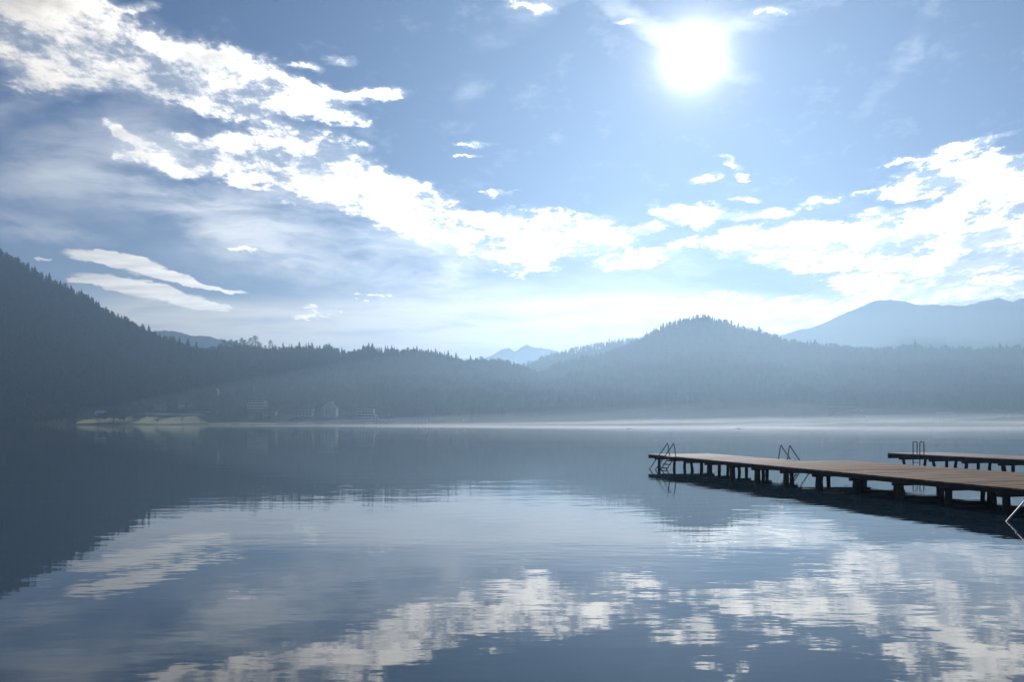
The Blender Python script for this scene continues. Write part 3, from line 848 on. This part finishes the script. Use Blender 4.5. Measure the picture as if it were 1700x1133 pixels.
# ---------------------------------------------------------------- jetties
def wood_mat(name, c1, c2, c3, rough, grain_axis='x', board=0.152, spec=0.4, rmin=None):
    m, t, b = new_mat(name)
    tcn = t.node('ShaderNodeTexCoord'); o_ = tcn.outputs['Object']
    sp = t.node('ShaderNodeSeparateXYZ'); t.l.new(o_, sp.inputs[0])
    row = t.m('FLOOR', t.m('DIVIDE', sp.outputs[1], board))
    wn = t.node('ShaderNodeTexWhiteNoise', noise_dimensions='1D'); t.l.new(row, wn.inputs['W'])
    grain = t.noise(t.vm('ADD', t.vm('MULTIPLY', o_, (1.2, 26.0, 26.0)), t.comb(t.m('MULTIPLY', row, 7.3), 0.0, 0.0)), 1.0, 6, 0.65)
    g_ = t.smooth(grain, 0.3, 0.7)
    cA = t.mix(g_, (*c1, 1), (*c2, 1))
    fac = t.smooth(wn.outputs['Value'], 0.1, 1.0)
    cB = t.mix(t.m('MULTIPLY', fac, 0.65), cA, (*c3, 1))
    patch = t.smooth(t.noise(o_, 0.7, 4, 0.6), 0.45, 0.75)
    band = t.smooth(t.noise(t.vm('MULTIPLY', o_, (0.35, 2.2, 1.0)), 1.0, 4, 0.6), 0.42, 0.62)
    cB = t.mix(t.m('MULTIPLY', band, 0.75), cB, (c1[0]*0.75, c1[1]*0.75, c1[2]*0.75, 1))
    cB = t.mix(t.m('MULTIPLY', patch, 0.35), cB, (c1[0]*0.6, c1[1]*0.6, c1[2]*0.6, 1))
    # grazing sun sheen painted into the board colour, paler towards the outer end
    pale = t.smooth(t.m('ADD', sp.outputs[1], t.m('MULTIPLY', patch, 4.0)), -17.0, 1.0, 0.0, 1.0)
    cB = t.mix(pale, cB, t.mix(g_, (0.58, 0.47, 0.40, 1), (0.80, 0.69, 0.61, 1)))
    t.put(b.inputs['Base Color'], cB)
    t.put(b.inputs['Roughness'], t.m('MULTIPLY_ADD', wn.outputs['Value'], 0.22, t.m('MULTIPLY_ADD', g_, 0.12, rough)))
    b.inputs['Specular IOR Level'].default_value = spec
    bp = t.node('ShaderNodeBump'); bp.inputs['Strength'].default_value = 0.5; bp.inputs['Distance'].default_value = 0.004
    t.l.new(grain, bp.inputs['Height']); t.l.new(bp.outputs[0], b.inputs['Normal'])
    return m
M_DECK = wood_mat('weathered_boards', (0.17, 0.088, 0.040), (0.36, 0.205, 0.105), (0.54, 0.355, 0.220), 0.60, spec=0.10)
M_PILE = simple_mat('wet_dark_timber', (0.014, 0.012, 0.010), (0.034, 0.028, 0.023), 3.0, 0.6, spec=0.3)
M_STEEL = simple_mat('ladder_steel_backlit', (0.05, 0.055, 0.065), (0.10, 0.105, 0.115), 4.0, 0.5, metallic=0.3)  # backlit look of the farther ladders put into a darker steel colour
M_STEEL_LIT = simple_mat('ladder_steel_lit', (0.40, 0.37, 0.36), (0.55, 0.51, 0.49), 4.0, 0.45, metallic=0.7)  # same steel for the near ladder, sunlight put into the colour

DZ = 0.765
def jetty(name, loc, rz, length, width_fn, bents, post_s, th, seed):
    """local x = across, local -y = along the deck towards our shore"""
    rnd = random.Random(seed)
    r_ = empty(name, (loc[0], loc[1], 0), rz)
    pit = 0.152
    n = int(length/pit)
    d = MB()
    for i in range(n):
        t0 = i*pit + 0.006; t1 = (i+1)*pit - 0.006
        wdt = width_fn((t0+t1)/2)
        zj = rnd.uniform(-0.003, 0.003)
        d.box(-0.06 + rnd.uniform(-0.012, 0.012), wdt + rnd.uniform(-0.012, 0.012), -t1, -t0, DZ-0.05+zj, DZ+zj)
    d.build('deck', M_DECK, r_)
    # long edge beams under the boards
    brk = [0.0, length]
    for q in np.arange(0, length, 0.05):
        if abs(width_fn(q) - width_fn(q+0.05)) > 0.2: brk.insert(1, float(q)+0.05)
    z1 = DZ - 0.055
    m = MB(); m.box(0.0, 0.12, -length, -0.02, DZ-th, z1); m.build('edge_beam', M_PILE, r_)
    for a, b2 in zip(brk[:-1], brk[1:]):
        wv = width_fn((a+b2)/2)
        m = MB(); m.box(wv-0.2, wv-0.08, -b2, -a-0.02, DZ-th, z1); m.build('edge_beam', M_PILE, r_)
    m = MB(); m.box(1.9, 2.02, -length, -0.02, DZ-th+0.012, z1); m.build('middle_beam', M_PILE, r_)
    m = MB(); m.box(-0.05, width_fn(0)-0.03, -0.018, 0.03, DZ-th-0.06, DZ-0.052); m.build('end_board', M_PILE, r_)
    for bi, t in enumerate(bents):
        wv = width_fn(t)
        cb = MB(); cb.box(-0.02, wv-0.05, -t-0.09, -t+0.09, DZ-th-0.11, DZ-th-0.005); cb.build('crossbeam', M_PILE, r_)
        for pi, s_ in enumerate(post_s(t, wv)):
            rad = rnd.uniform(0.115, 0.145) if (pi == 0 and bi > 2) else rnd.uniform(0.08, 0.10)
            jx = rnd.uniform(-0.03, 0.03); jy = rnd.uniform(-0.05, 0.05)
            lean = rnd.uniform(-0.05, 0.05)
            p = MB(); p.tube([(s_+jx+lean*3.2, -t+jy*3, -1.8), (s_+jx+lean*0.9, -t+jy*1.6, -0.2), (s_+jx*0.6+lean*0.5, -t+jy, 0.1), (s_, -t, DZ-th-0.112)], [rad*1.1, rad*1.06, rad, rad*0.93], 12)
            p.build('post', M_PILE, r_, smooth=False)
    return r_
J1 = (8.64, 50.1); J1R = math.atan2(0.2437, 0.9698)
bents1 = [0.9, 3.05, 5.2, 7.35, 9.75, 12.1, 14.5, 16.9, 19.3, 21.7, 24.0, 26.3, 28.7, 31.1, 33.5, 36.0, 38.5]
jr = jetty('jetty', J1, J1R, 56, lambda t: 4.04 if t < 10.3 else 6.6, bents1,
           lambda t, w_: (0.26, 2.0, w_-0.3) if w_ < 5 else (0.26, 2.1, 4.2, w_-0.3), 0.21, 3)
tag(jr, 'large wooden bathing jetty with brown plank deck on dark posts, nearer of the two', 'jetty', 'wooden jetties')
J2 = (24.62, 52.06); J2R = math.atan2(0.28, 0.96)
jr2 = jetty('jetty', J2, J2R, 56, lambda t: 4.0, [1.0 + 2.45*i for i in range(14)], lambda t, w_: (0.26, 2.0, w_-0.3), 0.30, 8)
tag(jr2, 'farther narrow wooden jetty at the right edge behind the large one', 'jetty', 'wooden jetties')

def jloc(J, rz, s_, t, z=0.0):
    c_, n_ = math.cos(rz), math.sin(rz)
    return (J[0] + c_*s_ + n_*t, J[1] + n_*s_ - c_*t, z)

def bath_ladder(name, out, width, top=1.53, steel=None):
    """local -x = out over the water, local y = across; z=0 is the water"""
    r_ = empty(name)
    rr = 0.027; steel = steel or M_STEEL
    for y in (0.0, width):
        m = MB()
        # slightly rounded bend at the top
        a = Vector((0.0, y, DZ-0.02)); b2 = Vector((-0.13, y, top)); c_ = Vector((-out*1.22, y, -0.34))
        pts = [a, a.lerp(b2, 0.5), a.lerp(b2, 0.93), b2 + Vector((-0.035, 0, 0.004)), b2.lerp(c_, 0.055), b2.lerp(c_, 0.5), c_]
        m.tube(pts, rr, 8); m.build('handrail', steel, r_, smooth=True)
    sl_ = (out - 0.13)/top
    for y in (0.05, width-0.05):
        m = MB(); m.tube([(-0.08, y, DZ-0.08), (-0.08 - sl_*(DZ+0.35), y, -0.45)], 0.028, 6); m.build('stringer', steel, r_)
    for i in range(5):
        z = DZ - 0.26 - 0.21*i
        x = -0.08 - sl_*(DZ - 0.08 - z)
        m = MB(); m.box(x-0.17, x+0.07, 0.03, width-0.03, z-0.02, z+0.015); m.build('tread', M_PILE, r_)
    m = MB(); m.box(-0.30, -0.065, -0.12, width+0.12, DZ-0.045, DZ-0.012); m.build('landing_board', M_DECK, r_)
    return r_
l1 = bath_ladder('bathing_ladder', 1.27, 0.83)
l1.location = jloc(J1, J1R, 0.0, 3.77); l1.rotation_euler = (0, 0, J1R)
tag(l1, 'steel bathing ladder with sloping handrails near the tip of the large jetty', 'ladder', 'bathing ladders')
l2 = copy_tree(l1)
l2.location = jloc(J1, J1R, 4.0, 8.05); l2.rotation_euler = (0, 0, J1R + math.pi)
tag(l2, 'steel bathing ladder on the far side of the large jetty, rails sloping right', 'ladder', 'bathing ladders')
l4 = bath_ladder('bathing_ladder', 1.82, 0.83, steel=M_STEEL_LIT)
l4.location = jloc(J1, J1R, 0.0, 28.36+0.83); l4.rotation_euler = (0, 0, J1R)
tag(l4, 'steel bathing ladder coloured as sunlit, cut off by the right picture edge', 'ladder', 'bathing ladders')
def hoop_ladder():
    r_ = empty('bathing_ladder')
    for y in (0.0, 0.55):
        m = MB(); m.tube([(0.12, y, DZ-0.02), (0.12, y, 1.5), (0.10, y, 1.54), (-0.16, y, 1.55), (-0.19, y, 1.51), (-0.19, y, 0.3), (-0.19, y, -0.6)], 0.028, 8)
        m.build('handrail', M_STEEL, r_, smooth=False)
    for i in range(4):
        m = MB(); m.tube([(-0.19, 0.0, 0.5-0.25*i), (-0.19, 0.55, 0.5-0.25*i)], 0.018, 6); m.build('rung', M_STEEL, r_)
    return r_
l3 = hoop_ladder()
l3.location = jloc(J2, J2R, 0.0, 2.85); l3.rotation_euler = (0, 0, J2R)
tag(l3, 'upright steel ladder with two square hoops on the farther jetty', 'ladder', 'bathing ladders')

# ---------------------------------------------------------------- water
M_WATER, t_, b_ = new_mat('lake_water')
g_ = t_.node('ShaderNodeNewGeometry'); P_ = g_.outputs['Position']
def wave(sx, sy, amp, detail=2, off=0.0, rough=0.5):
    n = t_.noise(t_.vm('ADD', t_.vm('MULTIPLY', P_, (sx, sy, 1.0)), (off, off*1.7, 0)), 1.0, detail, rough)
    return t_.m('MULTIPLY', n, amp)
h1 = wave(0.17, 0.40, 0.013, 2, 3.1)
h2 = wave(0.72, 1.7, 0.0055, 2, 11.7)
h3 = wave(2.2, 4.5, 0.0012, 2, 23.0)
calm = t_.smooth(t_.noise(t_.vm('MULTIPLY', P_, (0.02, 0.05, 1.0)), 1.0, 3, 0.5), 0.35, 0.65, 0.35, 1.0)
hsum = t_.m('MULTIPLY', t_.m('ADD', t_.m('ADD', h1, h2), h3), calm)
bp = t_.node('ShaderNodeBump'); bp.inputs['Strength'].default_value = 1.0; bp.inputs['Distance'].default_value = 1.0
t_.l.new(hsum, bp.inputs['Height']); t_.l.new(bp.outputs[0], b_.inputs['Normal'])
bed = t_.smooth(t_.noise(t_.vm('MULTIPLY', P_, (0.6, 1.4, 1.0)), 1.0, 5, 0.65), 0.3, 0.7)
t_.put(b_.inputs['Base Color'], t_.mix(bed, (0.012, 0.034, 0.056, 1), (0.024, 0.056, 0.078, 1)))
b_.inputs['Roughness'].default_value = 0.015
b_.inputs['IOR'].default_value = 1.39
me = bpy.data.meshes.new('lake_water')
me.from_pydata([(-3500, -300, 0), (3500, -300, 0), (3500, 5300, 0), (-3500, 5300, 0)], [], [(0,1,2,3)])
me.materials.append(M_WATER)
wo = bpy.data.objects.new('water', me); col.objects.link(wo); wo['kind'] = 'structure'

# ---------------------------------------------------------------- air: haze and mist
def volume_mat(name, density, color, g):
    m = bpy.data.materials.new(name); m.use_nodes = True
    t = NT(m.node_tree); t.n.remove(t.n['Principled BSDF'])
    v = t.node('ShaderNodeVolumePrincipled')
    v.inputs['Color'].default_value = (*color, 1); v.inputs['Density'].default_value = density
    v.inputs['Anisotropy'].default_value = g
    t.l.new(v.outputs[0], t.n['Material Output'].inputs['Volume'])
    return m
hb = MB(); hb.box(-3600, 3600, -320, 5400, -3.2, 330)
ho = hb.build('haze', volume_mat('haze_air', 0.00034, (0.48, 0.73, 1.0), 0.63)); tag(ho, 'thin blue morning haze in the valley air', 'haze', kind='stuff')

def mist_bank(cx, cy, rx, ry, rz, dens, label, group=None, dome=False):
    """a low bank, thickest in the middle and thinning out to nothing at its rim"""
    m = MB(); nu, nv = (120, 30) if dome else (48, 12)
    vs = [(cx, cy, rz)]; fs = []
    for j in range(1, nv+1):
        q = j/nv
        for i in range(nu):
            ph = 2*math.pi*i/nu
            wob = 1 + 0.10*math.sin(3*ph + cx) + 0.06*math.sin(7*ph)
            z = rz*(1-q)**1.6*(1 + 0.12*math.sin(5*ph + j)) - 0.3*q
            if dome: wob = 1.0; z = rz*(1-q*q) - 0.3*q
            vs.append((cx + rx*wob*q*math.cos(ph), cy + ry*wob*q*math.sin(ph), z))
    for i in range(nu): fs.append((0, 1+i, 1+(i+1) % nu))
    for j in range(nv-1):
        for i in range(nu):
            a_ = 1 + j*nu; fs.append((a_+i, a_+nu+i, a_+nu+(i+1) % nu, a_+(i+1) % nu))
    fs.append(tuple(1 + (nv-1)*nu + i for i in reversed(range(nu))))
    m.add(vs, fs)
    o = m.build('mist', volume_mat('mist_air', dens, (0.58, 0.81, 1.0) if dome else (0.86, 0.93, 1.0), 0.60))
    tag(o, label, 'mist', group, kind='stuff')
mist_bank(1150, 1752, 1100, 96, 318.0, 0.0034, 'white valley haze lying between the pointed hill and the blue mountain', dome=True)
mist_bank(560, 1030, 1150, 520, 140.0, 0.00033, 'pale morning haze gathered over the far shore and the feet of the hills', dome=True)
mist_bank(480, 620, 740, 330, 5.2, 0.0040, 'thin white mist lying on the water below the right hill')
for mx, my, mrx, mry, mrz in ((120, 700, 190, 90, 7.0), (330, 640, 150, 80, 6.0), (520, 760, 230, 100, 12.0), (640, 560, 180, 90, 6.5), (820, 720, 260, 110, 13.0), (250, 820, 210, 70, 10.0)):
    mist_bank(mx, my, mrx, mry, mrz, 0.0050, 'drifting wisp of white mist over the far water', 'mist wisps')
mist_bank(430, 730, 760, 190, 12.0, 0.0034, 'soft white mist bank rising in front of the right shore')
mist_bank(260, 800, 760, 120, 26.0, 0.0014, 'faint mist drifting before the central shore')

M_SMOKE = volume_mat('smoke', 0.10, (0.97, 0.97, 1.0), 0.4)
def smoke(px, py, h, w_, label):
    Y = 985; X = kx(px)*Y; z = CH + kv(py)*Y
    m = MB(); pts = []; rad = []
    rnd = random.Random(int(px))
    for i in range(9):
        q = i/8
        pts.append((X + math.sin(q*5)*w_*0.35, Y, z + h*q)); rad.append(w_*(0.25 + 0.5*math.sin(math.pi*(q*0.85+0.1)))*rnd.uniform(0.75, 1.2))
    m.tube(pts, rad, 8)
    o = m.build('smoke', M_SMOKE)
    tag(o, label, 'smoke', kind='stuff')
smoke(362, 657, 9.5, 2.2, 'white smoke plume rising above the long pale house')
smoke(422, 653, 9.0, 1.1, 'thin white smoke rising from the tall hotel')

# ---------------------------------------------------------------- render settings
scn.render.engine = 'CYCLES'
scn.cycles.use_denoising = True
scn.cycles.max_bounces = 6
scn.cycles.diffuse_bounces = 2
scn.cycles.glossy_bounces = 3
scn.cycles.transparent_max_bounces = 4
scn.cycles.volume_bounces = 0
scn.cycles.caustics_reflective = False
scn.cycles.caustics_refractive = False
scn.view_settings.view_transform = 'Standard'
scn.view_settings.look = 'None'
scn.view_settings.exposure = 0.08
scn.view_settings.gamma = 1.0
